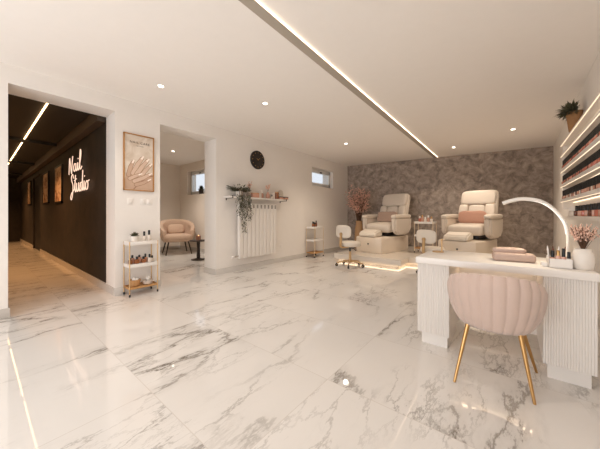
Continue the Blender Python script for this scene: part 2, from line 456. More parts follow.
# dark hallway behind the first opening
b = MB(); b.span((-10.67, HALL1, 0), (XO, 1.28, 2.66)); b.span((-16, HALL1, 0), (-12.25, 1.28, 2.66)); b.span((-12.25, HALL1, 2.3), (-10.67, 1.28, 2.66))
b.span((-16.2, -.6, 0), (-16, 1.28, 2.66)); struct('wall_hall_right', b, 'dark')
b = MB(); b.span((-12.3, 1.24, 0), (-10.6, 1.29, 2.3)); struct('door_1', b, 'dark_paint')
b = MB(); b.span((-16, -.6, 0), (XO, -.45, 2.66)); struct('wall_hall_left', b, 'dark')
b = MB(); b.span((-16.2, -.6, 2.62), (XO, 1.28, 2.72)); struct('ceiling_hall', b, 'dark_paint')
b = MB(); b.span((-16, 1.09, 2.45), (XO - .01, HALL1, 2.62)); struct('trim_2', b, 'dark_trim')
for i, x in enumerate((-7.6, -10.9, -14)):
    b = MB(); b.span((x - .07, -.45, 2.565), (x + .07, 1.09, 2.62)); struct('trim_%d' % (3 + i), b, 'dark_paint')
b = MB(); b.span((-10.67, HALL1 - T, 0), (XO, HALL1, .11)); b.span((-16, HALL1 - T, 0), (-12.25, HALL1, .11)); struct('baseboard_hall', b, 'base')
b = MB(); b.span((-15.9, .607, 2.606), (-4.79, .622, 2.619))
tag(b.build('led_strip', 'led_hall'), 'bright linear LED light under the black hallway ceiling', 'light strip')

# ------------------------------------------------------------------ ceiling downlights
def spot(x, y, z, energy, label, first=[None]):
    warm = y > 5
    if first[0] is None:
        t = thing('ceiling_spotlight', label, 'downlight', (x, y, z), 0, 'recessed ceiling downlights')
        b = MB(); b.lathe([(.032, -.001), (.034, -.005), (.046, -.006), (.05, -.001)], n=24); b.build('ring', 'white_metal', t)
        b = MB(); b.cyl((0, 0, -.0045), (0, 0, -.0075), .030, n=20); b.build('bulb', 'bulb', t)
        first[0] = t
    else:
        dup(first[0], (x, y, z), 0, label)
    ld = bpy.data.lights.new('spot', 'SPOT'); ld.energy = energy; ld.color = (1, .85, .69) if warm else (1, .91, .82); ld.spot_size = math.radians(125); ld.spot_blend = .9; ld.shadow_soft_size = .05
    lo = bpy.data.objects.new('downlight_beam', ld); COL.objects.link(lo); lo.location = (x, y, z - .03)
SPOT_E = 36
spot(-3.41, 1.46, H, 26, 'small round ceiling downlight above the hand poster and pillar')
spot(-2.76, 2.63, H, SPOT_E, 'small round ceiling downlight in front of the black wall clock')
spot(-2.89, 5.26, H, 74, 'small round ceiling downlight before the little high window near the corner')
spot(-1.04, 7.15, H, 66, 'small round ceiling downlight by the taupe wall just right of the LED line end')
spot(.05, 6.35, H, 62, 'small round ceiling downlight nearest the polish shelves and potted plant')
spot(-.35, 1.55, H, 16, 'unseen fill downlight added over the shell chair and desk')  # out of view, added to brighten the desk end and ceiling
spot(-1.9, -.7, H, 26, 'unseen fill downlight added near the assumed glazed front, left of the LED line')  # added behind the camera as fill for the near room
spot(-.2, -.7, H, 26, 'unseen fill downlight added near the assumed glazed front, right of the LED line')  # likewise added out of view as fill
spot(-6.64, 3.14, H, 120, 'small round ceiling downlight inside the back room over the armchair')

def hall_fill_spot(x, label, first=[None]):  # fixtures and orange spots added to light the hallway floor
    if first[0] is None:
        t = thing('hallway_fill_spot', label, 'spotlight', (x, .15, 2.565), 0, 'added fill spots in the hallway')
        b = MB(); b.lathe([(.03, 0), (.03, -.05), (.026, -.052), (.024, -.04)], n=18); b.build('can', 'black', t)
        b = MB(); b.cyl((0, 0, -.050), (0, 0, -.046), .022, n=14); b.build('bulb', 'bulb', t)
        first[0] = t
    else: dup(first[0], (x, .15, 2.565 if x < -6 else 2.62), 0, label)
    ld = bpy.data.lights.new('spot', 'SPOT'); ld.energy = 170 if x < -6 else 60; ld.color = (1, .50, .20); ld.spot_size = math.radians(140); ld.spot_blend = .9; ld.shadow_soft_size = .03
    lo = bpy.data.objects.new('hallway_fill_light', ld); COL.objects.link(lo); lo.location = (x, .15, 2.50)
hall_fill_spot(-7.6, 'added fill spot under the first beam of the hallway ceiling')
hall_fill_spot(-10.9, 'added fill spot under the second beam of the hallway ceiling')
hall_fill_spot(-5.4, 'unseen added fill spot on the hallway ceiling just inside its opening')
hall_fill_spot(-14, 'added fill spot under the deepest beam of the hallway ceiling')

# ------------------------------------------------------------------ things on the left wall
# poster of hands
p = thing('framed_poster', 'gold framed poster of manicured hands reading NAIL CARE on the white pillar', 'poster', (XL, 1.49, 1.853))
pw, ph = .40, .81
b = MB()
for y0, y1, z0, z1 in ((-pw / 2, pw / 2, ph / 2 - .014, ph / 2), (-pw / 2, pw / 2, -ph / 2, -ph / 2 + .014), (-pw / 2, -pw / 2 + .014, -ph / 2, ph / 2), (pw / 2 - .014, pw / 2, -ph / 2, ph / 2)):
    b.span((0, y0, z0), (.028, y1, z1), r=.002)
b.build('frame', 'frame_gold', p)
b = MB(); b.span((.002, -pw / 2 + .01, -ph / 2 + .01), (.012, pw / 2 - .01, ph / 2 - .01)); pr_ = b.build('print', 'poster', p)
def capsule2d(a, c, r0, r1, n=8):
    a, c = V((a[0], a[1])), V((c[0], c[1])); d = (c - a).normalized(); t = math.atan2(d.y, d.x); out = []
    for i in range(n + 1): out.append((c.x + r1 * math.cos(t - PI / 2 + PI * i / n), c.y + r1 * math.sin(t - PI / 2 + PI * i / n)))
    for i in range(n + 1): out.append((a.x + r0 * math.cos(t + PI / 2 + PI * i / n), a.y + r0 * math.sin(t + PI / 2 + PI * i / n)))
    return out
xo = [.0122]
def flat(key, poly):
    bb = MB(); bb.prism([(u * pw - pw / 2, v * ph - ph / 2) for u, v in poly], 'x', xo[0] - .0006, xo[0]); xo[0] += .00012
    bb.build({'skin': 'printed_hand', 'skin2': 'printed_finger', 'skin_line': 'printed_shading', 'nail': 'printed_nail'}[key], key, pr_)
def uv(poly): return [(u, v * pw / ph) for u, v in poly]
def finger(key, a, m, c, r):
    r = r * .78
    for q, w in ((('skin_line'), .016), ((key), 0)):
        flat(q, uv(capsule2d(a, m, r + w, r * .95 + w))); flat(q, uv(capsule2d(m, c, r * .95 + w, r * .68 + w)))
    d = (V(c) - V(m)).normalized()
    flat('nail', uv(capsule2d(V(c) - d * .02, V(c) + d * .075, r * .5, r * .36)))
flat('skin', uv([(.04, .05), (.5, .05), (.62, .3), (.52, .62), (.3, .74), (.1, .6), (.03, .3)]))
finger('skin', (.16, .55), (.22, .82), (.30, 1.02), .075)
finger('skin2', (.30, .62), (.45, .95), (.60, 1.20), .085)
finger('skin2', (.42, .60), (.60, .90), (.78, 1.14), .085)
finger('skin2', (.52, .50), (.72, .78), (.88, .98), .08)
flat('skin_line', uv([(.30, .05), (.96, .05), (.96, .62), (.80, .58), (.5, .3)]))
flat('skin', uv([(.34, .05), (.96, .05), (.96, .56), (.78, .52), (.52, .28)]))
finger('skin2', (.20, .42), (.36, .52), (.52, .60), .07)
finger('skin2', (.34, .34), (.62, .48), (.86, .64), .08)
finger('skin', (.40, .22), (.62, .30), (.82, .42), .07)
def text(body, size, loc, rot, m, parent, name):
    c = bpy.data.curves.new(name, 'FONT'); c.body = body; c.size = size; c.align_x = 'CENTER'; c.extrude = .0006; c.space_character = 1.25
    tmp = bpy.data.objects.new(name, c); COL.objects.link(tmp)
    bpy.context.view_layer.update()
    me = bpy.data.meshes.new_from_object(tmp.evaluated_get(bpy.context.evaluated_depsgraph_get()))
    bpy.data.objects.remove(tmp); bpy.data.curves.remove(c)
    me.materials.clear(); me.materials.append(M[m])
    o = bpy.data.objects.new(name, me); COL.objects.link(o); o.parent = parent; o.location = loc; o.rotation_euler = rot
    return o
text('NAIL CARE', .044, (.0145, .01, .275), (PI / 2, 0, PI / 2), 'ink', pr_, 'printed_title')
text('nail studio', .018, (.0145, .01, .238), (PI / 2, 0, PI / 2), 'ink', pr_, 'printed_subtitle')

# light switches under the poster
for y, w, lab in ((1.377, .07, 'white switch plate under the poster, the one nearest the hallway'), (1.545, .07, 'white switch plate under the poster, middle of the three plates'), (1.632, .07, 'white switch plate under the poster, the one nearest the back room')):
    t = thing('light_switch', lab, 'switch', (XL, y, 1.295), 0, 'switch plates under the poster')
    b = MB(); b.span((0, -w / 2, -.045), (.008, w / 2, .045), r=.003); b.build('plate', 'cable', t)
    b = MB(); b.span((.006, -w / 2 + .014, -.03), (.012, w / 2 - .014, .03), r=.002); b.build('rocker', 'white', t)
t = thing('power_outlet', 'white wall socket low beside the radiator', 'socket', (XL, 4.52, .37))
b = MB(); b.span((0, -.04, -.04), (.008, .04, .04), r=.003); b.build('plate', 'cable', t)
b = MB(); b.cyl((.006, 0, 0), (.010, 0, 0), .022, n=20); b.build('socket_face', 'white', t)

# clock
t = thing('wall_clock', 'round black wall clock with tiny pale dots above the shelf', 'clock', (XL, 3.765, 2.27))
b = MB(); b.lathe([(.185, 0), (.195, .006), (.195, .026), (.185, .034)], n=48)
for v in b.bm.verts: v.co = V((v.co.z, v.co.x, v.co.y))
b.build('face', 'clock', t)
for i in range(12):
    a = 2 * PI * i / 12; b = MB(); b.cyl((.0345, .15 * math.sin(a), .15 * math.cos(a)), (.037, .15 * math.sin(a), .15 * math.cos(a)), .009, n=10); b.build('hour_dot', 'gold', t)
for a, L, n in ((-1.0, .045, 'hour_hand'), (.9, .065, 'minute_hand')):
    b = MB(); b.tube([(.037, 0, 0), (.037, L * math.sin(a), L * math.cos(a))], .004, 6); b.build(n, 'gold', t)
b = MB(); b.cyl((.034, 0, 0), (.042, 0, 0), .011, n=12); b.build('hub', 'gold', t)

# radiator
R0, R1, RZ0, RZ1 = 3.20, 4.25, .25, 1.335
t = thing('wall_radiator', 'tall white ribbed column radiator on the wall under the shelf', 'radiator', (XL, 0, 0))
n = 10; w = (R1 - R0) / n
for i in range(n):
    y = R0 + (i + .5) * w
    b = MB(); b.span((.055, y - w / 2 + .005, RZ0), (.125, y + w / 2 - .005, RZ1 - .10), r=.010)
    b.span((.055, y - w / 2 + .004, RZ1 - .012), (.122, y + w / 2 - .004, RZ1), r=.005)
    for k in (-1, 1): b.span((.055, y + k * (w / 2 - .018) - .012, RZ1 - .11), (.124, y + k * (w / 2 - .018) + .012, RZ1 - .005), r=.003)
    b.box((.09, y, (RZ0 + RZ1) / 2), (.06, .02, RZ1 - RZ0 - .03))
    r_ = b.build('section', 'radiator', t)
    b = MB()
    for k in range(3): b.box((.118, y, RZ1 - .085 + .026 * k), (.014, w - .066, .016))
    b.build('top_grille', 'slot', r_)
b = MB(); b.cyl((.09, R0 - .10, RZ0 + .05), (.09, R0 + .02, RZ0 + .05), .016, n=14); b.cyl((.0, R0 - .06, RZ0 + .05), (.09, R0 - .06, RZ0 + .05), .011, n=12); b.build('pipe', 'chrome', t)
b = MB(); b.lathe([(.018, 0), (.024, .005), (.024, .05), (.018, .055)], n=16)
for v in b.bm.verts: v.co = V((.09 + v.co.x, R0 - .10 - v.co.z, RZ0 + .05 + v.co.y))
b.build('valve_knob', 'cable', t)
for y in (R0 + .1, R1 - .1):
    b = MB(); b.cyl((.0, y, RZ1 - .12), (.06, y, RZ1 - .12), .01, n=10); b.build('bracket', 'cable', t)

# wall shelf over it
SZ = 1.455
t = thing('wall_shelf', 'long white wall shelf over the radiator carrying candles and a trailing plant', 'shelf', (XL, 0, SZ))
b = MB(); b.span((0, 2.93, -.032), (.20, 4.56, 0), r=.004); b.build('board', 'white', t)
for y in (2.99, 4.48):
    b = MB(); b.span((0, y - .01, -.075), (.008, y + .01, -.032), r=.002); b.span((0, y - .01, -.040), (.19, y + .01, -.032), r=.002); b.span((.185, y - .01, -.040), (.206, y + .01, .012), r=.002); b.build('bracket', 'black', t)
def bottle(name, label, cat, loc, r, h, caph, body, cap, group=None, sq=False, capr=.6):
    loc = (loc[0], loc[1], loc[2] + .001)
    t = thing(name, label, cat, loc, random.uniform(-.3, .3) if sq else 0, group)
    b = MB()
    if sq: b.box((0, 0, h / 2), (2 * r, 2 * r, h), r=r * .3, seg=2)
    else: b.lathe([(r * .9, 0), (r, h * .05), (r, h * .78), (r * .8, h * .92), (r * .45, h)], n=16)
    b.build('bottle', body, t)
    b = MB(); b.lathe([(r * capr, h - .002), (r * capr, h + caph * .9), (r * capr * .8, h + caph)], n=14); b.build('cap', cap, t)
    return t
def candle(label, loc, r, h, body, group=None, lid=None):
    t = thing('candle_jar', label, 'candle', loc, 0, group)
    b = MB(); b.lathe([(r * .92, 0), (r, h * .06), (r, h), (r * .9, h), (r * .9, h * .8)], n=20); b.build('jar', body, t)
    b = MB()
    if lid: b.lathe([(r * 1.02, h), (r * 1.02, h + .018), (r * .9, h + .022)], n=20); b.build('lid', lid, t)
    else: b.cyl((0, 0, h * .78), (0, 0, h * 1.12), .003, n=6); b.build('wick', 'black', t)
    return t
def flower_stems(parent, base, n, h, spread, m, head=.012, stem='twig', name='dried_flowers', dots=5):
    bs = MB(); bf = MB()
    for i in range(n):
        a = random.uniform(0, 2 * PI); s = spread * math.sqrt(random.random()); hh = h * random.uniform(.7, 1)
        tip = V((base[0] + s * math.cos(a), base[1] + s * math.sin(a), base[2] + hh)); root = V(base)
        mid = root.lerp(tip, .5) + V((0, 0, hh * .1))
        bs.tube([root, mid, tip], .0016, 4)
        for k in range(dots):
            q = mid.lerp(tip, k / max(1, dots - 1)) + V([random.gauss(0, head * .8) for _ in range(3)])
            s_ = head * random.uniform(.45, .85)
            bf.ball(q, (s_, s_, s_ * 1.2), 6)
    bs.build('stems', stem, parent); bf.build(name, m, parent)
sx = XL + .10
def reed(label, loc, r, h, fh, body, m='dry_pink'):
    t = thing('flower_vase', label, 'vase', loc)
    b = MB(); b.lathe([(r * .8, 0), (r, h * .15), (r, h * .6), (r * .45, h * .85), (r * .5, h)], n=18); b.build('vase', body, t)
    flower_stems(t, (0, 0, h * .9), 9, fh, r * 1.4, m, .014)
reed('slim vase of dried pink flowers standing first after the trailing plant on the wall shelf', (sx - .03, 3.50, SZ), .04, .13, .19, 'white_bottle')
bx = thing('gift_box', 'low tan box in front of the first dried flowers on the wall shelf', 'box', (sx + .045, 3.58, SZ)); b = MB(); b.box((0, 0, .0425), (.07, .17, .085), r=.004); b.build('carton', 'nude', bx); b = MB(); b.box((0, 0, .09), (.074, .174, .014), r=.003); b.build('lid', 'wood', bx)
candle('clear glass candle beside the tan box on the wall shelf', (sx, 3.74, SZ), .046, .14, 'white_bottle')
bottle('perfume_bottle', 'small amber spray bottle with pale cap mid wall shelf', 'bottle', (sx - .02, 3.84, SZ), .032, .11, .06, 'nude', 'white')
reed('taller vase of dried flowers in the middle of the wall shelf', (sx, 3.99, SZ), .042, .14, .18, 'nude')
bottle('perfume_bottle', 'dark capped little bottle beside the taller dried flowers on the wall shelf', 'bottle', (sx + .05, 4.06, SZ), .022, .05, .035, 'white_bottle', 'black')
candle('nude pink candle jar right of the taller dried flowers on the wall shelf', (sx + .01, 4.14, SZ), .040, .13, 'white_bottle')
candle('orange amber candle jar near the clear glass cloche on the wall shelf', (sx, 4.265, SZ), .045, .14, 'amber', lid='wood')
t = thing('glass_cloche', 'clear glass dome standing at the end of the wall shelf', 'glass dome', (sx - .03, 4.42, SZ))
b = MB(); b.lathe([(.062, .012), (.062, .15), (.05, .20), (.02, .225), (.008, .23)], n=24); b.build('dome', 'clear', t); b = MB(); b.lathe([(.07, 0), (.07, .012)], n=24); b.build('base', 'wood', t)
for i, y in enumerate((4.345, 4.508)):
    bx = thing('small_box', ('dark lidded tan box before the amber candle on the wall shelf', 'dark lidded tan box at the very end of the wall shelf')[i], 'box', (sx + .06, y, SZ)); b = MB(); b.box((0, 0, .022), (.06, .10, .044), r=.003); b.build('carton', 'nude', bx); b = MB(); b.box((0, 0, .053), (.064, .104, .018), r=.003); b.build('lid', 'black', bx)
# trailing plant
t = thing('trailing_plant', 'grey green trailing plant hanging from the wall shelf over the radiator edge', 'plant', (sx + .02, 3.20, SZ))
b = MB(); b.lathe([(.05, 0), (.065, .02), (.072, .10), (.066, .105), (.06, .09)], n=20); b.build('pot', 'pot_white', t)
bl = MB(); bs = MB()
for i in range(230):
    a = random.uniform(0, 2 * PI); d = V((math.cos(a), math.sin(a) * 1.6, random.uniform(.1, 1.1)))
    bl.leaf(V((.02 * math.cos(a), .04 * math.sin(a), .10)) + d * random.uniform(0, .10), d, random.uniform(.05, .10), .03)
for i in range(19):
    y = random.uniform(-.17, .17); L = random.uniform(.25, .80) * (1 - abs(y - .0) * 2.2)
    pts = [V((.02, y * .5, .10)), V((.09, y * .8, .13)), V((.135, y, .03))]
    k = 8
    for q in range(1, k + 1): pts.append(V((.135 + random.uniform(-.012, .02), y + random.uniform(-.02, .02), .03 - L * q / k)))
    bs.tube(pts, .0022, 4)
    for q in range(int(L * 62)):
        f = q / (L * 62); p_ = pts[2].lerp(pts[-1], f) + V((random.uniform(-.012, .02), random.uniform(-.028, .028), 0))
        a = random.uniform(-PI / 2, PI / 2); bl.leaf(p_, (math.cos(a) * .5, math.sin(a), -random.uniform(.2, .9)), random.uniform(.028, .045), random.uniform(.016, .024))
bs.build('stems', 'twig', t); bl.build('foliage', 'leaf_grey', t)

# ------------------------------------------------------------------ trolleys
def trolley(label, loc, rz, w, d, h, tray, low, caster=False, pm='gold_soft'):
    """slim three tier trolley: w along local x, d along local y"""
    t = thing('rolling_cart', label, 'trolley', loc, rz)
    r = .0075
    for sx_ in (-1, 1):
        for sy_ in (-1, 1):
            b = MB(); b.cyl((sx_ * (w / 2 - r), sy_ * (d / 2 - r), .03), (sx_ * (w / 2 - r), sy_ * (d / 2 - r), h), r, n=10); b.build('post', pm, t)
            b = MB()
            if caster: b.cyl((sx_ * (w / 2 - r) - .007, sy_ * (d / 2 - r), .018), (sx_ * (w / 2 - r) + .007, sy_ * (d / 2 - r), .018), .018, n=14); b.box((sx_ * (w / 2 - r), sy_ * (d / 2 - r), .033), (.014, .014, .014))
            else: b.lathe([(.011, 0), (.011, .03), (.008, .034)], (sx_ * (w / 2 - r), sy_ * (d / 2 - r), 0), n=12)
            b.build('caster' if caster else 'foot', 'black', t)
    for z, m, th in ((h - .05, tray, .05), (h * .52, tray, .05), (h * .13, low, .025)):
        b = MB(); b.span((-w / 2 + .004, -d / 2 + .004, z), (w / 2 - .004, d / 2 - .004, z + th - .010), r=.002)
        b.span((-w / 2 + .002, -d / 2 + .002, z), (w / 2 - .002, -d / 2 + .010, z + th), r=.002); b.span((-w / 2 + .002, d / 2 - .010, z), (w / 2 - .002, d / 2 - .002, z + th), r=.002)
        b.span((-w / 2 + .002, -d / 2 + .002, z), (-w / 2 + .010, d / 2 - .002, z + th), r=.002); b.span((w / 2 - .010, -d / 2 + .002, z), (w / 2 - .002, d / 2 - .002, z + th), r=.002)
        b.build('tray', m, t)
    return t, (h - .009, h * .52 + .041, h * .13 + .016)
CX, CY = -4.062, 1.47
ct, z3 = trolley('gold framed three tier trolley with white trays against the pillar by the hallway', (CX, CY, 0), PI / 2, .37, .23, .74, 'white', 'wood')
t = thing('potted_succulent', 'small dark succulent in a white pot on the pillar trolley top', 'plant', (CX - .01, CY - .08, z3[0]))
b = MB(); b.lathe([(.045, 0), (.056, .01), (.056, .075), (.05, .077), (.046, .062)], n=20); b.build('pot', 'pot_white', t)
b = MB(); b.cyl((0, 0, .055), (0, 0, .064), .044, n=16); b.build('soil', 'soil', t)
b = MB()
for i in range(70):
    a = random.uniform(0, 2 * PI); e = random.uniform(.1, 1.4); d = V((math.cos(a) * math.cos(e), math.sin(a) * math.cos(e), math.sin(e))); b.leaf(V((0, 0, .065)) + d * .015, d, random.uniform(.04, .065), .022, bend=-.1)
b.build('leaves', 'leaf_dark', t)
bottle('lotion_bottle', 'white bottle with black cap next to the succulent on the pillar trolley', 'bottle', (CX, CY + .04, z3[0]), .023, .075, .06, 'white_bottle', 'black')
bottle('lotion_bottle', 'white bottle with black cap at the open end of the pillar trolley top', 'bottle', (CX, CY + .105, z3[0]), .025, .085, .065, 'white_bottle', 'black')
for i, (dy, dx, r, h, ch, m, lab) in enumerate(((-.14, .02, .020, .055, .03, 'amber', 'first from the hallway'), (-.10, -.03, .022, .075, .04, 'nude', 'second from the hallway'), (-.065, .03, .024, .06, .035, 'amber', 'third from the hallway'), (-.02, -.01, .022, .08, .03, 'nude', 'fourth from the hallway'),
        (.02, .03, .024, .055, .035, 'amber', 'fifth from the hallway'), (.06, -.01, .02, .07, .05, 'nude', 'sixth from the hallway'), (.10, .03, .022, .065, .05, 'white_bottle', 'seventh from the hallway'), (.145, 0, .022, .05, .035, 'white_bottle', 'last at the far end'))):
    bottle('polish_bottle', '%s black capped bottle, pillar trolley middle shelf, %s' % ({'amber': 'amber', 'nude': 'nude pink', 'white_bottle': 'milky white'}[m], lab), 'bottle', (CX + dx, CY + dy, z3[1]), r, h, ch, m, 'black', 'bottles on the pillar trolley', True)
t = thing('wicker_basket', 'round wicker basket of white cloths on the pillar trolley bottom', 'basket', (CX, CY - .08, z3[2] + .001))
b = MB(); b.lathe([(.05, 0), (.062, .01), (.072, .09), (.066, .092), (.064, .07)], n=24); b.build('basket', 'wicker', t)
b = MB(); b.puff((0, .01, .085), (.09, .08, .06), .7, .8); b.build('cloth', 'towel', t)
t = thing('glass_bowl', 'pale glass bowl of rolled white cotton on the pillar trolley bottom', 'bowl', (CX, CY + .085, z3[2] + .001))
b = MB(); b.lathe([(.045, 0), (.06, .008), (.072, .055), (.068, .056), (.055, .012)], n=24); b.build('bowl', 'white_bottle', t)
b = MB()
for i in range(6): b.puff((random.uniform(-.03, .03), random.uniform(-.03, .03), .06 + .008 * i), (.05, .045, .035), .8, .8)
b.build('cotton', 'towel', t)

C2X, C2Y = -4.02, 5.64
ct2, z2 = trolley('slim white and gold trolley on black casters against the long wall near the corner', (C2X, C2Y, 0), PI / 2, .42, .27, .80, 'white', 'wood', True, 'gold_pale')
for i, (dy, m, h, lab) in enumerate(((-.15, 'amber', .09, 'nearest brown'), (-.09, 'brown_polish', .075, 'dark second'), (-.03, 'amber', .06, 'squat amber'), (.04, 'brown_polish', .11, 'tallest dark'))):
    bottle('oil_bottle', lab + ' bottle with black cap on the corner trolley top', 'bottle', (C2X + .04 - .01 * i, C2Y + dy, z2[0]), .027, h, .05, m, 'black', 'bottles on the corner trolley')

# ------------------------------------------------------------------ lounge furniture
AX, AY = -7.42, 3.62
face = math.atan2(-AY, -AX)                      # faces the doorway
t = thing('tub_armchair', 'tan rounded tub armchair with slim dark legs in the back room', 'armchair', (AX, AY, 0), face + PI / 2 + .18); t.scale = (1.14,) * 3
b = MB(); b.puff((0, -.03, .40), (.66, .66, .20), .55, .5); b.build('seat', 'armchair', t)
def shell(b, zb, zt_back, zt_front, rb, rt, th, a0, nseg, flute=0, nf=1, nz=10, oy=0, cyx=1.0):
    """barrel shell open to -y (angle 0 = back at +y), closed with an inner face"""
    rows_o, rows_i = [], []
    for i in range(nseg + 1):
        a = -a0 + 2 * a0 * i / nseg
        f = abs(a) / a0
        zt = zt_back + (zt_front - zt_back) * (f ** 2.2)
        sc = flute * (abs(math.sin(a / (2 * a0) * nf * PI)) ** .6 - .6) if flute else 0
        zt += sc * .7
        ro, ri = [], []
        for j in range(nz + 1):
            s = j / nz
            z = zb + (zt - zb) * s
            r = rb + (rt - rb) * math.sin(min(1, s * 1.25) * PI / 2) ** .75
            if s > .86: r -= (s - .86) * .10
            r2 = r + sc
            ro.append(b.bm.verts.new((r2 * math.sin(a), r2 * math.cos(a) * cyx + oy, z)))
            ti = th * (.75 if j == nz else 1)
            ri.append(b.bm.verts.new(((r - ti) * math.sin(a), (r - ti) * math.cos(a) * cyx + oy, z - (.012 if j == nz else 0))))
        rows_o.append(ro); rows_i.append(ri)
    F = b.bm.faces.new
    for i in range(nseg):
        for j in range(nz):
            F((rows_o[i][j], rows_o[i + 1][j], rows_o[i + 1][j + 1], rows_o[i][j + 1])); F((rows_i[i][j + 1], rows_i[i + 1][j + 1], rows_i[i + 1][j], rows_i[i][j]))
        F((rows_o[i][nz], rows_o[i + 1][nz], rows_i[i + 1][nz], rows_i[i][nz])); F((rows_i[i][0], rows_i[i + 1][0], rows_o[i + 1][0], rows_o[i][0]))
    for k in (0, nseg):
        for j in range(nz): F((rows_o[k][j], rows_o[k][j + 1], rows_i[k][j + 1], rows_i[k][j]))
    return b
b = MB(); shell(b, .30, .86, .58, .30, .42, .10, 2.15, 40, cyx=.92); b.build('backrest', 'armchair', t, 60)
b = MB(); b.puff((0, .17, .60), (.40, .14, .26), .5, .6, (-.25, 0, 0)); b.build('back_cushion', 'armchair', t)
for sx_ in (-1, 1):
    for sy_ in (-1, 1):
        b = MB(); b.cyl((sx_ * .29, sy_ * .27, 0), (sx_ * .22, sy_ * .20, .32), .012, .018, 12); b.build('leg', 'dark_wood', t)
t = thing('side_table', 'dark round pedestal side table beside the tan armchair', 'table', (-6.0, 3.46, 0))
b = MB(); b.lathe([(.20, .455), (.21, .46), (.21, .475), (.20, .48)], n=32); b.build('table_top', 'dark_wood', t)
b = MB(); b.lathe([(.04, .02), (.045, .10), (.034, .25), (.045, .44), (.07, .456)], n=20); b.build('stem', 'dark_wood', t)
b = MB(); b.lathe([(.17, 0), (.17, .012), (.06, .03), (.03, .05)], n=28); b.build('base', 'dark_wood', t)
t = thing('candle', 'lit candle in a small glass on the dark side table', 'candle', (-6.0, 3.46, .48))
b = MB(); b.lathe([(.05, 0), (.055, .01), (.055, .11), (.05, .11), (.05, .07)], n=20); b.build('glass', 'nude', t)
b = MB(); b.lathe([(.004, .07), (.012, .085), (.008, .11), (.002, .125)], n=10); b.build('flame', 'flame', t)
t = thing('window_plant', 'small leafy potted plant on the sill of the back room window', 'plant', (-7.28, LY + .07, lz0))
t.scale = (.75,) * 3
b = MB(); b.lathe([(.075, 0), (.09, .02), (.10, .17), (.092, .172), (.085, .15)], n=20); b.build('pot', 'dark_wood', t)
b = MB()
for i in range(160):
    a = random.uniform(0, 2 * PI); e = random.uniform(-.1, 1.4); d = V((math.cos(a) * math.cos(e), math.sin(a) * math.cos(e) * .5, math.sin(e))); b.leaf(V((0, 0, .18)) + d * random.uniform(.0, .10), d, random.uniform(.06, .12), .05)
b.build('leaves', 'leaf_dark', t)

# ------------------------------------------------------------------ hallway: neon and pictures
t = thing('neon_sign', 'glowing pink white script neon sign reading Nail Studio on the black hallway wall', 'neon sign', (0, HALL1, 0))
def strokes(name, ox, oz, su, sv, lines):
    b = MB()
    for ln in lines:
        pts = smooth_path([(ox + u * su, -.045, oz + v * sv) for u, v in ln], 5)
        b.tube(pts, .0065, 6)
    b.build(name, 'neon', t)
dot = lambda u, v: [(u - .03, v), (u + .05, v + .05)]
strokes('neon_word', -6.72, 1.90, .98 / 3.7, .145, [
    [(0, -.1), (.15, 1.7), (.28, 2.0), (.5, 1.0), (.72, .1), (.85, 0), (1.0, 1.3), (1.2, 2.1)],
    [(2.05, .9), (1.7, 1.0), (1.45, .5), (1.65, .05), (2.0, .3), (2.13, .95), (2.12, .3), (2.3, .0), (2.5, .3), (2.65, .95), (2.62, .3), (2.8, 0), (3.0, .3), (3.4, 1.5), (3.45, 2.2), (3.28, 2.3), (3.15, 1.2), (3.2, .2), (3.4, 0), (3.7, .3)], dot(2.72, 1.4)])
strokes('neon_word', -6.60, 1.52, 1.32 / 5.3, .165, [
    [(1.0, 1.6), (.75, 2.1), (.35, 1.8), (.5, 1.3), (.85, .8), (.75, -.1), (.35, -.8), (.1, -.5), (.5, .0), (1.2, .3), (1.45, .9), (1.62, 1.9), (1.47, .5), (1.65, 0), (1.9, .4), (2.0, .95), (1.98, .3), (2.2, 0), (2.5, .4), (2.6, .95), (2.58, .3), (2.75, 0), (2.98, .35), (3.15, .85), (3.4, .9)],
    [(1.25, 1.3), (1.95, 1.45)],
    [(3.4, .9), (3.05, .8), (2.95, .2), (3.2, 0), (3.5, .5), (3.7, 2.1), (3.58, .4), (3.75, 0), (3.95, .4), (4.05, .95), (4.03, .3), (4.2, 0), (4.4, .35)], dot(4.15, 1.4),
    [(4.75, .9), (4.42, .6), (4.55, .05), (4.9, .1), (5.0, .6), (4.75, .9), (4.95, .8), (5.3, .9)]])
for x0, x1, z0, z1, lab in ((-8.36, -7.55, 1.37, 2.21, 'black framed picture nearest the neon sign on the hallway wall'), (-10.05, -9.2, 1.40, 2.23, 'black framed picture second from the neon sign, before the dark doorway'), (-13.4, -12.6, 1.45, 2.26, 'black framed picture deepest in the hallway past the dark doorway')):
    t2 = thing('framed_picture', lab, 'picture', ((x0 + x1) / 2, HALL1, (z0 + z1) / 2), 0, 'hallway pictures')
    w, h = (x1 - x0) / 2, (z1 - z0) / 2
    b = MB(); k = .035
    b.span((-w, -.03, h - k), (w, 0, h)); b.span((-w, -.03, -h), (w, 0, -h + k)); b.span((-w, -.03, -h), (-w + k, 0, h)); b.span((w - k, -.03, -h), (w, 0, h)); b.build('frame', 'black', t2)
    b = MB(); b.span((-w + .02, -.02, -h + .02), (w - .02, -.004, h - .02)); b.build('print', 'art', t2)

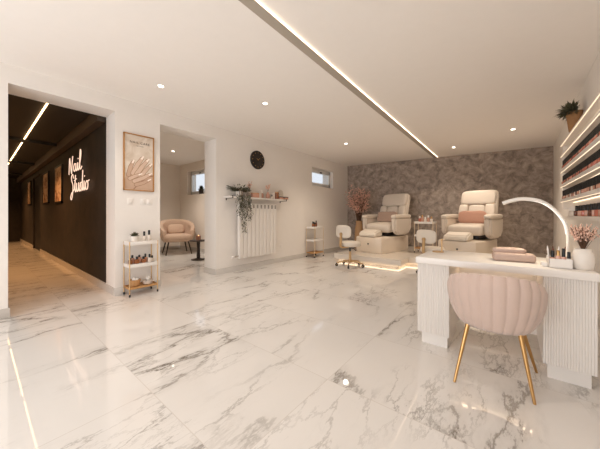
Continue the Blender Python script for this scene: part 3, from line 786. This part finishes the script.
# ------------------------------------------------------------------ platform
PZ0, PZ = .06, .18
PY, PX0, PX1, PY2 = 5.42, -3.30, -1.72, 5.93
def bk(x): return back_y(x) - .01
px2 = right_x(PY2) - .02
t = thing('raised_platform', 'low marble clad platform with warm underglow under the pedicure chairs', 'platform', (0, 0, 0))
b = MB(); b.prism([(PX0, PY), (PX1, PY), (PX1, PY2), (right_x(PY2) - .005, PY2), (right_x(8.4) - .01, bk(right_x(8.4)) ), (PX0, bk(PX0))], 'z', PZ0, PZ); b.build('slab', 'tile', t)
b = MB(); i_ = .10; b.prism([(PX0 + i_, PY + i_), (PX1 - i_, PY + i_), (PX1 - i_, PY2 + i_), (right_x(PY2) - .02, PY2 + i_), (right_x(8.4) - .02, bk(right_x(8.4)) - .02), (PX0 + i_, bk(PX0) - .02)], 'z', 0, PZ0); b.build('plinth', 'base', t)
for a_, c_ in (((PX0 + .07, PY + .07), (PX1 - .07, PY + .08)), ((PX1 - .08, PY + .08), (PX1 - .07, PY2 + .07)), ((PX1 - .08, PY2 + .07), (px2 - .02, PY2 + .08)), ((PX0 + .07, PY + .08), (PX0 + .08, bk(PX0) - .1))):
    b = MB(); b.span((a_[0], a_[1], PZ0 - .012), (c_[0], c_[1], PZ0 - .001)); b.build('led_strip', 'led_floor', t)

# ------------------------------------------------------------------ pedicure chairs
def pedi(label, loc, rz, pillow_label, pm, S=.22):
    t = thing('pedicure_chair', label, 'pedicure chair', loc, rz, 'pedicure spa chairs')
    b = MB()                                       # foot basin: rounded front, tapering flanks
    prof = [(-.36, .66), (-.40, .2), (-.41, -.45), (-.36, -.66), (-.22, -.74), (.22, -.74), (.36, -.66), (.41, -.45), (.40, .2), (.36, .66)]
    def ringv(sc, z): return [b.bm.verts.new((x * sc, y * sc, z)) for x, y in prof]
    rings = [ringv(.96, 0), ringv(1.0, .05), ringv(1.0, .34), ringv(.985, .375), ringv(.93, .385)]
    for r0, r1 in zip(rings, rings[1:]):
        for i in range(len(prof)):
            k = (i + 1) % len(prof); b.bm.faces.new((r0[i], r0[k], r1[k], r1[i]))
    b.bm.faces.new(rings[-1]); b.bm.faces.new(list(reversed(rings[0]))); tb = b.build('foot_basin', 'tub', t)
    b = MB(); b.cyl((.05, -.745, .22), (.05, -.752, .22), .018, n=14); b.build('jet', 'black', tb)
    b = MB(); b.cyl((-.30, -.70, .24), (-.30, -.712, .24), .012, n=12); b.build('jet', 'chrome', tb)
    b = MB(); b.prism([(-.75, .39), (-.40, .39), (-.40, .50), (-.48, .57), (-.72, .50)], 'x', -.235, .235)
    bmesh.ops.bevel(b.bm, geom=b.bm.edges[:], offset=.03, segments=3, affect='EDGES'); b.build('footrest', 'leather_white', t, 50)
    b = MB(); b.span((-.24, -.36 + S, .385), (.24, .32 + S, .50), r=.02); b.build('swivel_base', 'black', t)
    b = MB(); b.puff((0, -.13 + S, .605), (.72, .80, .25), .3, .45, (.06, 0, 0)); b.build('seat', 'leather', t)
    tilt = -.30; Rm = Euler((tilt, 0, 0)).to_matrix()
    def onb(x, s, d): return V((x, .20 + S, .62)) + Rm @ V((0, d, 0)) + Rm @ V((0, 0, s)) + V((0, 0, 0))
    b = MB(); b.puff(onb(0, .44, .06), (.76, .15, 1.0), .35, .22, Rm); b.build('backrest', 'leather', t)
    b = MB(); b.puff(onb(0, .73, -.02), (.72, .17, .36), .45, .4, Rm); b.build('headrest', 'leather', t)
    b = MB(); b.puff(onb(0, .32, -.02), (.34, .14, .46), .4, .35, Rm); b.build('back_pad', 'leather', t)
    for s in (-1, 1):
        b = MB(); b.puff(onb(s * .27, .32, -.03), (.20, .17, .48), .45, .35, Rm); b.build('back_bolster', 'leather', t)
    for s in (-1, 1):
        b = MB()
        b.prism([(-.45 + S, .52), (-.30 + S, .42), (.20 + S, .42), (.36 + S, .56), (.38 + S, .86), (-.46 + S, .86)], 'x', s * .425 - .065, s * .425 + .065)
        bmesh.ops.bevel(b.bm, geom=b.bm.edges[:], offset=.035, segments=3, affect='EDGES')
        ar = b.build('armrest', 'leather', t, 50)
        b = MB(); b.puff((s * .425, -.06 + S, .885), (.165, .84, .11), .4, .55, (.02, 0, 0)); b.build('arm_pad', 'leather', ar)
    R2 = Matrix.Rotation(rz, 3, 'Z')
    pl = thing('lumbar_pillow', pillow_label, 'cushion', V(loc) + R2 @ V((0, .0 + S, .865)), rz, 'pillows on the pedicure chairs')
    b = MB(); b.puff((0, 0, 0), (.54, .13, .29), .3, .55, (-.30, 0, 0))
    for v in b.bm.verts: v.co *= 1 + .10 * min(1, (abs(v.co.x) / .25) * (abs(v.co.z) / .13))
    b.build('cover', pm, pl)
    return t
P1, P1R = (-2.60, 6.72, PZ), math.radians(-10)
P2, P2R = (-.72, 6.92, PZ), math.radians(-13)
pedi('cream leather pedicure chair with mauve grey pillow near the pink blossom tree', P1, P1R, 'mauve grey lumbar pillow on the pedicure chair beside the blossom tree', 'mauve')
pedi('cream leather pedicure chair with dusty rose pillow in front of the plain taupe wall', P2, P2R, 'dusty rose lumbar pillow on the pedicure chair behind the desk', 'rose')

C3X, C3Y = -1.60, 6.86
ct3, z4 = trolley('white and gold trolley standing between the two pedicure chairs', (C3X, C3Y, PZ), math.radians(-6), .44, .26, .76, 'white', 'wood', False, 'gold_pale')
for dx, m, cap, h, lab in ((-.13, 'pink_polish', 'white', .09, 'pink bottle with white cap'), (-.07, 'nude', 'gold', .12, 'tall nude bottle with gold cap'), (0, 'white_bottle', 'white', .07, 'short white bottle'), (.07, 'nude', 'white', .11, 'pale nude bottle'), (.14, 'white_bottle', 'gold', .08, 'white bottle with gold cap')):
    bottle('lotion_bottle', lab + ' on the trolley between the pedicure chairs', 'bottle', (C3X + dx, C3Y - dx * .1, PZ + z4[0]), .03, h, .05, m, cap, 'bottles on the middle trolley')
for dx, m, lab in ((-.12, 'towel', 'folded white towel on the middle shelf of the trolley between the pedicure chairs'), ):
    tt = thing('folded_towel', lab, 'towel', (C3X + dx, C3Y, PZ + z4[1] + .002)); b = MB(); b.puff((0, 0, .03), (.14, .16, .06), .4, .6); b.build('towel', m, tt)

# ------------------------------------------------------------------ stools
def stool(label, loc, rz):
    t = thing('salon_stool', label, 'stool', loc, rz, 'salon stools with gold bases')
    hub = MB(); hub.lathe([(.045, .085), (.045, .12), (.03, .15), (.028, .17)], n=18)
    for i in range(5):
        a = 2 * PI * i / 5 + .3; e = V((.29 * math.cos(a), .29 * math.sin(a), .075))
        hub.tube([V((.02 * math.cos(a), .02 * math.sin(a), .115)), V((.15 * math.cos(a), .15 * math.sin(a), .10)), e], [.02, .017, .013], 8)
    hub.build('star_base', 'gold_soft', t)
    for i in range(5):
        a = 2 * PI * i / 5 + .3; e = V((.29 * math.cos(a), .29 * math.sin(a), 0)); q = V((-math.sin(a), math.cos(a), 0))
        b = MB(); b.cyl(e + V((0, 0, .03)) - q * .016, e + V((0, 0, .03)) + q * .016, .03, n=18); b.cyl(e + V((0, 0, .05)), e + V((0, 0, .082)), .009, n=8); cs = b.build('caster', 'black', t)
        b = MB(); b.cyl(e + V((0, 0, .03)) - q * .018, e + V((0, 0, .03)) + q * .018, .010, n=12); b.build('hub_cap', 'gold_soft', cs)
    b = MB(); b.cyl((0, 0, .15), (0, 0, .32), .026, n=16); b.build('column', 'gold_soft', t)
    b = MB(); b.cyl((0, 0, .30), (0, 0, .42), .016, n=14); b.box((0, 0, .415), (.16, .16, .02), r=.004); b.build('gas_lift', 'black', t)
    b = MB(); b.tube([(0, 0, .40), (.09, -.02, .395), (.17, -.03, .37)], .007, 8); b.ball((.18, -.03, .365), (.02, .012, .012), 10); b.build('lever', 'black', t)
    b = MB(); b.puff((0, 0, .48), (.42, .42, .12), .8, .45); b.build('seat', 'leather_white', t)
    b = MB()
    pts = [V((0, .0, .418)), V((0, -.20, .42)), V((0, -.285, .45)), V((0, -.29, .55)), V((0, -.275, .72))]
    b.tube(smooth_path(pts, 4), .022, 8, flat=(V((1, 0, 0)), 1.3)); b.cyl((0, -.295, .70), (0, -.25, .70), .034, n=16); b.build('back_support', 'gold_soft', t)
    b = MB()                                          # curved oval backrest
    nu, nv = 24, 10
    b.puff((0, 0, 0), (.43, .075, .27), .9, .55)
    for v in b.bm.verts:
        x = v.co.x; v.co = V((x, v.co.y - .235 + x * x * .55, v.co.z + .75))
    b.build('backrest', 'leather_white', t)
    return t
stool('white salon stool with gold star base rolled before the blossom tree', (-2.68, 5.06, 0), math.radians(-14))
stool('white salon stool half hidden behind the far end of the nail desk', (-1.12, 5.36, 0), math.radians(-22)).scale = (.94,) * 3

# ------------------------------------------------------------------ blossom tree in the corner
t = thing('blossom_tree', 'tall tan vase holding pink blossom branches in the far corner', 'plant', (-3.455, 7.08, 0))
b = MB(); b.lathe([(.10, 0), (.115, .02), (.135, .35), (.12, .7), (.09, .86), (.10, .93), (.09, .93), (.08, .88)], n=28); b.build('vase', 'vase_tan', t)
bs = MB(); bf = MB()
for i in range(40):
    a = random.uniform(0, 2 * PI); sp_ = .38 * math.sqrt(random.random()); hh = random.uniform(.40, 1.0)
    tip = V((sp_ * math.cos(a), sp_ * math.sin(a), .93 + hh)); mid = V((tip.x * .35, tip.y * .35, .93 + hh * .5))
    bs.tube([V((tip.x * .1, tip.y * .1, .8)), mid, tip], [.008, .006, .003], 5)
    for k in range(15):
        f = .25 + .75 * random.random(); q = mid.lerp(tip, f) if f > .3 else mid
        q = q + V([random.gauss(0, .045) for _ in range(3)]); s_ = random.uniform(.014, .028)
        for j in range(5):
            aa = 2 * PI * j / 5 + random.random(); dd = V((math.cos(aa), math.sin(aa), random.uniform(-.6, .8)))
            bf.leaf(q, dd, s_ * 1.7, s_ * 1.3)
bs.build('branches', 'twig', t); bf.build('blossoms', 'blossom', t)

# ------------------------------------------------------------------ nail desk
DX0, DX1, DY0, DY1, DZ = -.625, .425, 2.355, 2.97, .745
t = thing('nail_desk', 'white nail desk with fluted pedestals and a thick top', 'desk', (0, 0, 0))
b = MB(); b.span((DX0, DY0, DZ - .052), (DX1, DY1, DZ), r=.004); b.build('worktop', 'white', t)
for x0, x1, lab in ((DX0 + .004, DX0 + .245, 0), (DX1 - .25, DX1 - .002, 1)):
    b = MB(); fy = DY0 + .03; b.span((x0, fy + .012, .105), (x1, DY1 - .03, DZ - .052))
    nfl = 19; w = (x1 - x0) / nfl
    for i in range(nfl): b.cyl((x0 + (i + .5) * w, fy + .012, .105), (x0 + (i + .5) * w, fy + .012, DZ - .056), w * .47, n=10)
    pd = b.build('pedestal', 'white', t, 50)
    b = MB(); b.span((x0 + .025, fy + .05, 0), (x1 - .02, DY1 - .06, .105)); b.build('plinth', 'white', pd)
b = MB(); b.span((DX0 + .232, DY1 - .06, .105), (DX1 - .25, DY1 - .04, DZ - .052)); b.build('modesty_panel', 'white', t)
b = MB(); b.span((DX0 + .26, DY1 - .10, DZ - .064), (DX1 - .28, DY1 - .085, DZ - .053)); b.build('led_strip', 'led_desk', t)

# shell chair
t = thing('scallop_chair', 'blush velvet scallop back chair with thin gold legs drawn up to the desk', 'chair', (-.088, 2.20, 0), PI + .04)
b = MB(); shell(b, .372, .738, .55, .195, .268, .055, 2.05, 160, flute=.009, nf=16, nz=14, cyx=1.0); b.build('backrest', 'pink_velvet', t, 70)
b = MB(); b.puff((0, -.03, .43), (.40, .42, .12), .75, .5); b.build('seat', 'pink_velvet', t)
for k, (tx, ty, fx, fy) in enumerate(((.13, .11, .205, .215), (-.13, .11, -.195, .172), (-.14, -.12, -.245, -.245), (.13, -.12, .205, -.235))):
    b = MB(); b.cyl((fx, fy, 0), (tx, ty, .40), .008, .014, 14); b.build('leg', 'gold', t)

# desk objects
t = thing('hand_rest', 'mauve two tier hand rest cushion lying on the nail desk', 'hand rest', (.02, 2.60, DZ), math.radians(8))
b = MB(); b.box((0, 0, .031), (.255, .13, .062), r=.022, seg=4); b.build('base_cushion', 'hand_rest', t, 60)
b = MB(); b.puff((-.02, .04, .075), (.21, .10, .05), .5, .6); b.build('bolster', 'hand_rest', t, 60)
OX, OY = .262, 2.475
t = thing('desk_organizer', 'white desk organizer box with a lower front tray by the vase', 'organizer', (OX, OY, DZ), math.radians(4))
b = MB(); w, d, h = .115, .09, .062
b.span((-w / 2, -d / 2, 0), (w / 2, d / 2, .005)); b.span((-w / 2, -d / 2, 0), (w / 2, -d / 2 + .004, h)); b.span((-w / 2, d / 2 - .004, 0), (w / 2, d / 2, h + .01)); b.span((-w / 2, -d / 2, 0), (-w / 2 + .004, d / 2, h)); b.span((w / 2 - .004, -d / 2, 0), (w / 2, d / 2, h)); b.span((-w / 2, -.002, 0), (w / 2, .002, h)); b.build('box', 'white', t)
b = MB(); b.span((-w / 2 - .035, -.02, 0), (-w / 2 - .001, d / 2, .03), r=.004); b.build('side_tray', 'white', t)
for i, (dx, dy, r, h_, ch, m, cap, lab) in enumerate(((-.035, -.022, .0125, .062, .045, 'nude', 'black', 'leftmost black capped'), (-.008, -.022, .0125, .075, .035, 'nude', 'gold', 'gold capped'), (.018, -.022, .0125, .07, .055, 'nude', 'black', 'tall black capped middle'), (.043, -.022, .0125, .06, .045, 'white_bottle', 'black', 'rightmost milky black capped'))):
    bottle('polish_bottle', lab + ' polish bottle standing in the desk organizer', 'bottle', (OX + dx, OY + dy, DZ + .006), r, h_, ch, m, cap, 'bottles in the desk organizer', True, .7)
for i, (dx, dy, m, lab) in enumerate(((-.045, .022, 'white', 'white handled brush standing furthest left in the desk organizer'), (-.025, .02, 'black', 'black handled brush at the back of the desk organizer'), (-.002, .024, 'gold', 'gold handled brush at the back of the desk organizer'), (.02, .02, 'nude', 'pink handled brush near the lamp in the desk organizer'))):
    br = thing('nail_brush', lab, 'brush', (OX + dx, OY + dy, DZ + .006), 0, 'brushes in the desk organizer'); b = MB(); b.cyl((0, 0, 0), (.006 * (i - 1.5), .004, .105), .004, .0055, 10); b.build('handle', m, br); b = MB(); b.cyl((.006 * (i - 1.5), .004, .105), (.008 * (i - 1.5), .005, .135), .006, .002, 10); b.build('bristles', 'brown_polish' if i % 2 else 'white', br)
t = thing('ceramic_vase', 'rounded white ceramic vase of dried pink flowers on the desk end', 'vase', (.374, 2.49, DZ)); t.scale = (.92,) * 3
b = MB(); b.lathe([(.046, 0), (.055, .01), (.060, .05), (.058, .10), (.048, .128), (.043, .14), (.046, .148), (.04, .148), (.036, .13)], n=32); b.build('vase', 'pot_white', t)
flower_stems(t, (0, 0, .12), 60, .19, .09, 'dry_pink', .0075, 'twig', 'flowers', 6)
t = thing('gold_stand', 'small gold display stand with round foot on the empty desk end', 'stand', (-.535, 2.78, DZ))
b = MB(); b.lathe([(.048, 0), (.05, .004), (.048, .008), (.01, .012)], n=28); b.build('base', 'gold_soft', t)
b = MB(); b.cyl((.03, .01, .006), (.03, .01, .115), .0065, n=12); b.ball((.03, .01, .118), (.011, .011, .011), 12); b.build('rod', 'gold_soft', t)

# arched lamp
t = thing('desk_lamp', 'white arched LED desk lamp lighting the nail desk', 'lamp', (0, 2.68, 0))
arc = smooth_path([(.324, 0, DZ + .02), (.326, 0, .86), (.327, 0, .965), (.314, 0, 1.042), (.278, 0, 1.112), (.228, 0, 1.172), (.165, 0, 1.212), (.08, 0, 1.226), (.01, 0, 1.214), (-.045, 0, 1.194)], 5)
rr = [.0085 + .0065 * min(1, max(0, (i / len(arc) - .35) * 2.2)) for i in range(len(arc))]
b = MB(); b.tube(arc, rr, 12, flat=(V((0, 1, 0)), 1.5)); b.build('arch_arm', 'white', t, 60)
b = MB(); L_ = arc[10:-1]
b.tube([p_ + V((-.0095 * (1 - i / len(L_)), 0, -.0105 * (.45 + .55 * min(1, i / len(L_) * 1.7)))) for i, p_ in enumerate(L_)], .0034, 8, flat=(V((0, 1, 0)), 2.4)); b.build('led_diffuser', 'lamp_led', t, 60)
b = MB(); b.lathe([(.062, 0), (.064, .006), (.06, .014), (.02, .022)], (.324, 0, DZ), n=32); b.build('base', 'white', t)

# ------------------------------------------------------------------ lit polish shelves on the right wall
SY0, SY1 = 2.75, 5.42
def sxf(y): return right_x(y)
t = thing('polish_display_shelf', 'wall mounted white shelving with glowing LED edges holding nail polish', 'shelving', (0, 0, 0))
FX = .58                                            # front plane of the shelves
levels = [(2.105, .018), (1.945, .02), (1.715, .045), (1.50, .04), (1.285, .04), (1.05, .036)]
for k, (z, th) in enumerate(levels):
    y1 = SY1 - (.45 if k == 5 else 0)
    b = MB(); b.prism([(FX, SY0), (right_x(SY0) - .002, SY0), (right_x(y1) - .002, y1), (FX, y1)], 'z', z, z + th); sh = b.build('shelf', 'white', t)
    if k < 5:
        b = MB(); b.span((FX + .004, SY0 + .02, z - .003), (FX + .0075, y1 - .02, z - .0005)); b.build('led_strip', 'led_shelf', sh)
        b = MB(); b.prism([(right_x(SY0) - .016, SY0 + .02), (right_x(SY0) - .006, SY0 + .02), (right_x(y1) - .006, y1 - .02), (right_x(y1) - .016, y1 - .02)], 'z', z - .008, z - .0005); b.build('led_strip', 'led_shelf', sh)  # extra rear strip, added to light the wall and bottles
b = MB(); b.prism([(FX + .03, SY1), (right_x(SY1) - .002, SY1), (right_x(SY1) - .002, SY1 + .02), (FX + .03, SY1 + .02)], 'z', levels[4][0] - .10, levels[0][0]); b.build('end_panel', 'white', t)
proto = {}
def polish(z, y, m, label, group, r=.0185, h=.042, ch=.082, x=None):
    key = (m, r, h)
    if key not in proto:
        proto[key] = bottle('nail_polish', label, 'nail polish', (0, 0, 0), r, h, ch, m, 'black', group, True, .62)
        o = proto[key]; o.location = (x, y, z + .001)
    else: dup(proto[key], (x, y, z + .001), random.uniform(-.2, .2), label, group)
rows = [(2, 'top', ['pink_polish', 'nude', 'brown_polish']), (3, 'middle', ['pink_polish', 'brown_polish', 'nude']), (4, 'lowest long', ['nude', 'white_bottle', 'brown_polish'])]
nm = {'pink_polish': 'pink', 'nude': 'nude', 'brown_polish': 'brown', 'white_bottle': 'milky white'}
for k, rn, ms in rows:
    z = levels[k][0] + levels[k][1]; y = 2.82
    while y < SY1 - .07:
        m = random.choice(ms[:1] * 3 + ms)
        polish(z, y, m, 'black capped %s nail polish in the %s row of the lit shelves' % (nm[m], rn), '%s polishes in the %s row' % (nm[m], rn), x=FX + .026)
        y += .043
z = levels[5][0] + levels[5][1]
ws = [3.18, 3.29, 3.40, 3.52, 3.65, 3.79, 3.95, 4.12, 4.31, 4.52]
names = ['tenth', 'ninth', 'eighth', 'seventh', 'sixth', 'fifth', 'fourth', 'third', 'second', 'first']
for i, y in enumerate(ws):
    m = ['nude', 'brown_polish', 'nude', 'pink_polish'][i % 4]
    polish(z, y, m, 'larger black capped %s polish on the lowest short shelf, %s from its far end' % (nm[m], names[i]), 'large polishes on the lowest short shelf', r=.026, h=.062, ch=.062, x=FX + .05)
wb = bottle('cotton_jar', 'pale lidded jar at the far end of the lowest polish shelf', 'jar', (FX + .05, 4.78, z), .042, .07, .045, 'white_bottle', 'white', None, False, .95)

# plant on top of the shelves
t = thing('potted_plant', 'dark bushy plant in a tan woven pot on top of the polish shelves', 'plant', (.622, 4.62, levels[0][0] + levels[0][1]))
b = MB(); b.lathe([(.05, 0), (.056, .01), (.085, .24), (.079, .245), (.075, .22)], n=28, sx=.9); b.build('pot', 'pot_tan', t)
b = MB(); b.cyl((0, 0, .20), (0, 0, .225), .068, n=20); b.build('soil', 'soil', t)
b = MB()
for i in range(620):
    a = random.uniform(0, 2 * PI); e = random.uniform(-.25, 1.35); d = V((math.cos(a) * math.cos(e) * .75, math.sin(a) * math.cos(e) * 1.1, math.sin(e) * .9))
    q = V((-.035, 0, .23)) + V((d.x, d.y * 1.2, d.z)) * random.uniform(0, .10)
    if q.x + d.x * .1 > .045: d.x = -abs(d.x) * .4
    b.leaf(q, d, min(random.uniform(.04, .09), .09 if q.x < 0 else .04), .018)
b.build('leaves', 'leaf_dark', t)

# ------------------------------------------------------------------ light
def area(name, loc, rot, sx_, sy_, energy, col):
    ld = bpy.data.lights.new(name, 'AREA'); ld.shape = 'RECTANGLE'; ld.size = sx_; ld.size_y = sy_; ld.energy = energy; ld.color = col
    o = bpy.data.objects.new(name, ld); COL.objects.link(o); o.location = loc; o.rotation_euler = rot
    return o
# unseen area light added as daylight from the assumed glazed front behind the camera
area('assumed_daylight', ((NX0 + NX1) / 2, YN - .25, NZ1 / 2), (PI / 2, 0, 0), NX1 - NX0, NZ1, 85, (.93, .95, 1))
area('desk_lamp_led', (.09, 2.68, 1.19), (0, 0, 0), .18, .03, 2.0, (1, .84, .64))
w = bpy.data.worlds.new('sky'); scene.world = w; w.use_nodes = True
bg = w.node_tree.nodes['Background']; bg.inputs[0].default_value = (.90, .95, 1, 1); bg.inputs[1].default_value = .9

# ------------------------------------------------------------------ camera
cd = bpy.data.cameras.new('camera'); cam = bpy.data.objects.new('camera', cd); COL.objects.link(cam)
cam.location = (0, 0, 1.1); cam.rotation_euler = (PI / 2, 0, math.radians(38.77))
cd.sensor_width = 36; cd.lens = 261 / 600 * 36; cd.shift_y = -9.5 / 600; cd.clip_start = .02
scene.camera = cam
vs = scene.view_settings
scene.display_settings.display_device = 'sRGB'
vs.view_transform = 'Standard'; vs.look = 'None'; vs.exposure = .2; vs.gamma = 1; vs.use_curve_mapping = False
scene.cycles.use_denoising = True
scene.cycles.max_bounces = 10; scene.cycles.diffuse_bounces = 6; scene.cycles.glossy_bounces = 4; scene.cycles.transparent_max_bounces = 12
scene.cycles.sample_clamp_indirect = 6
scene.cycles.caustics_reflective = False; scene.cycles.caustics_refractive = False
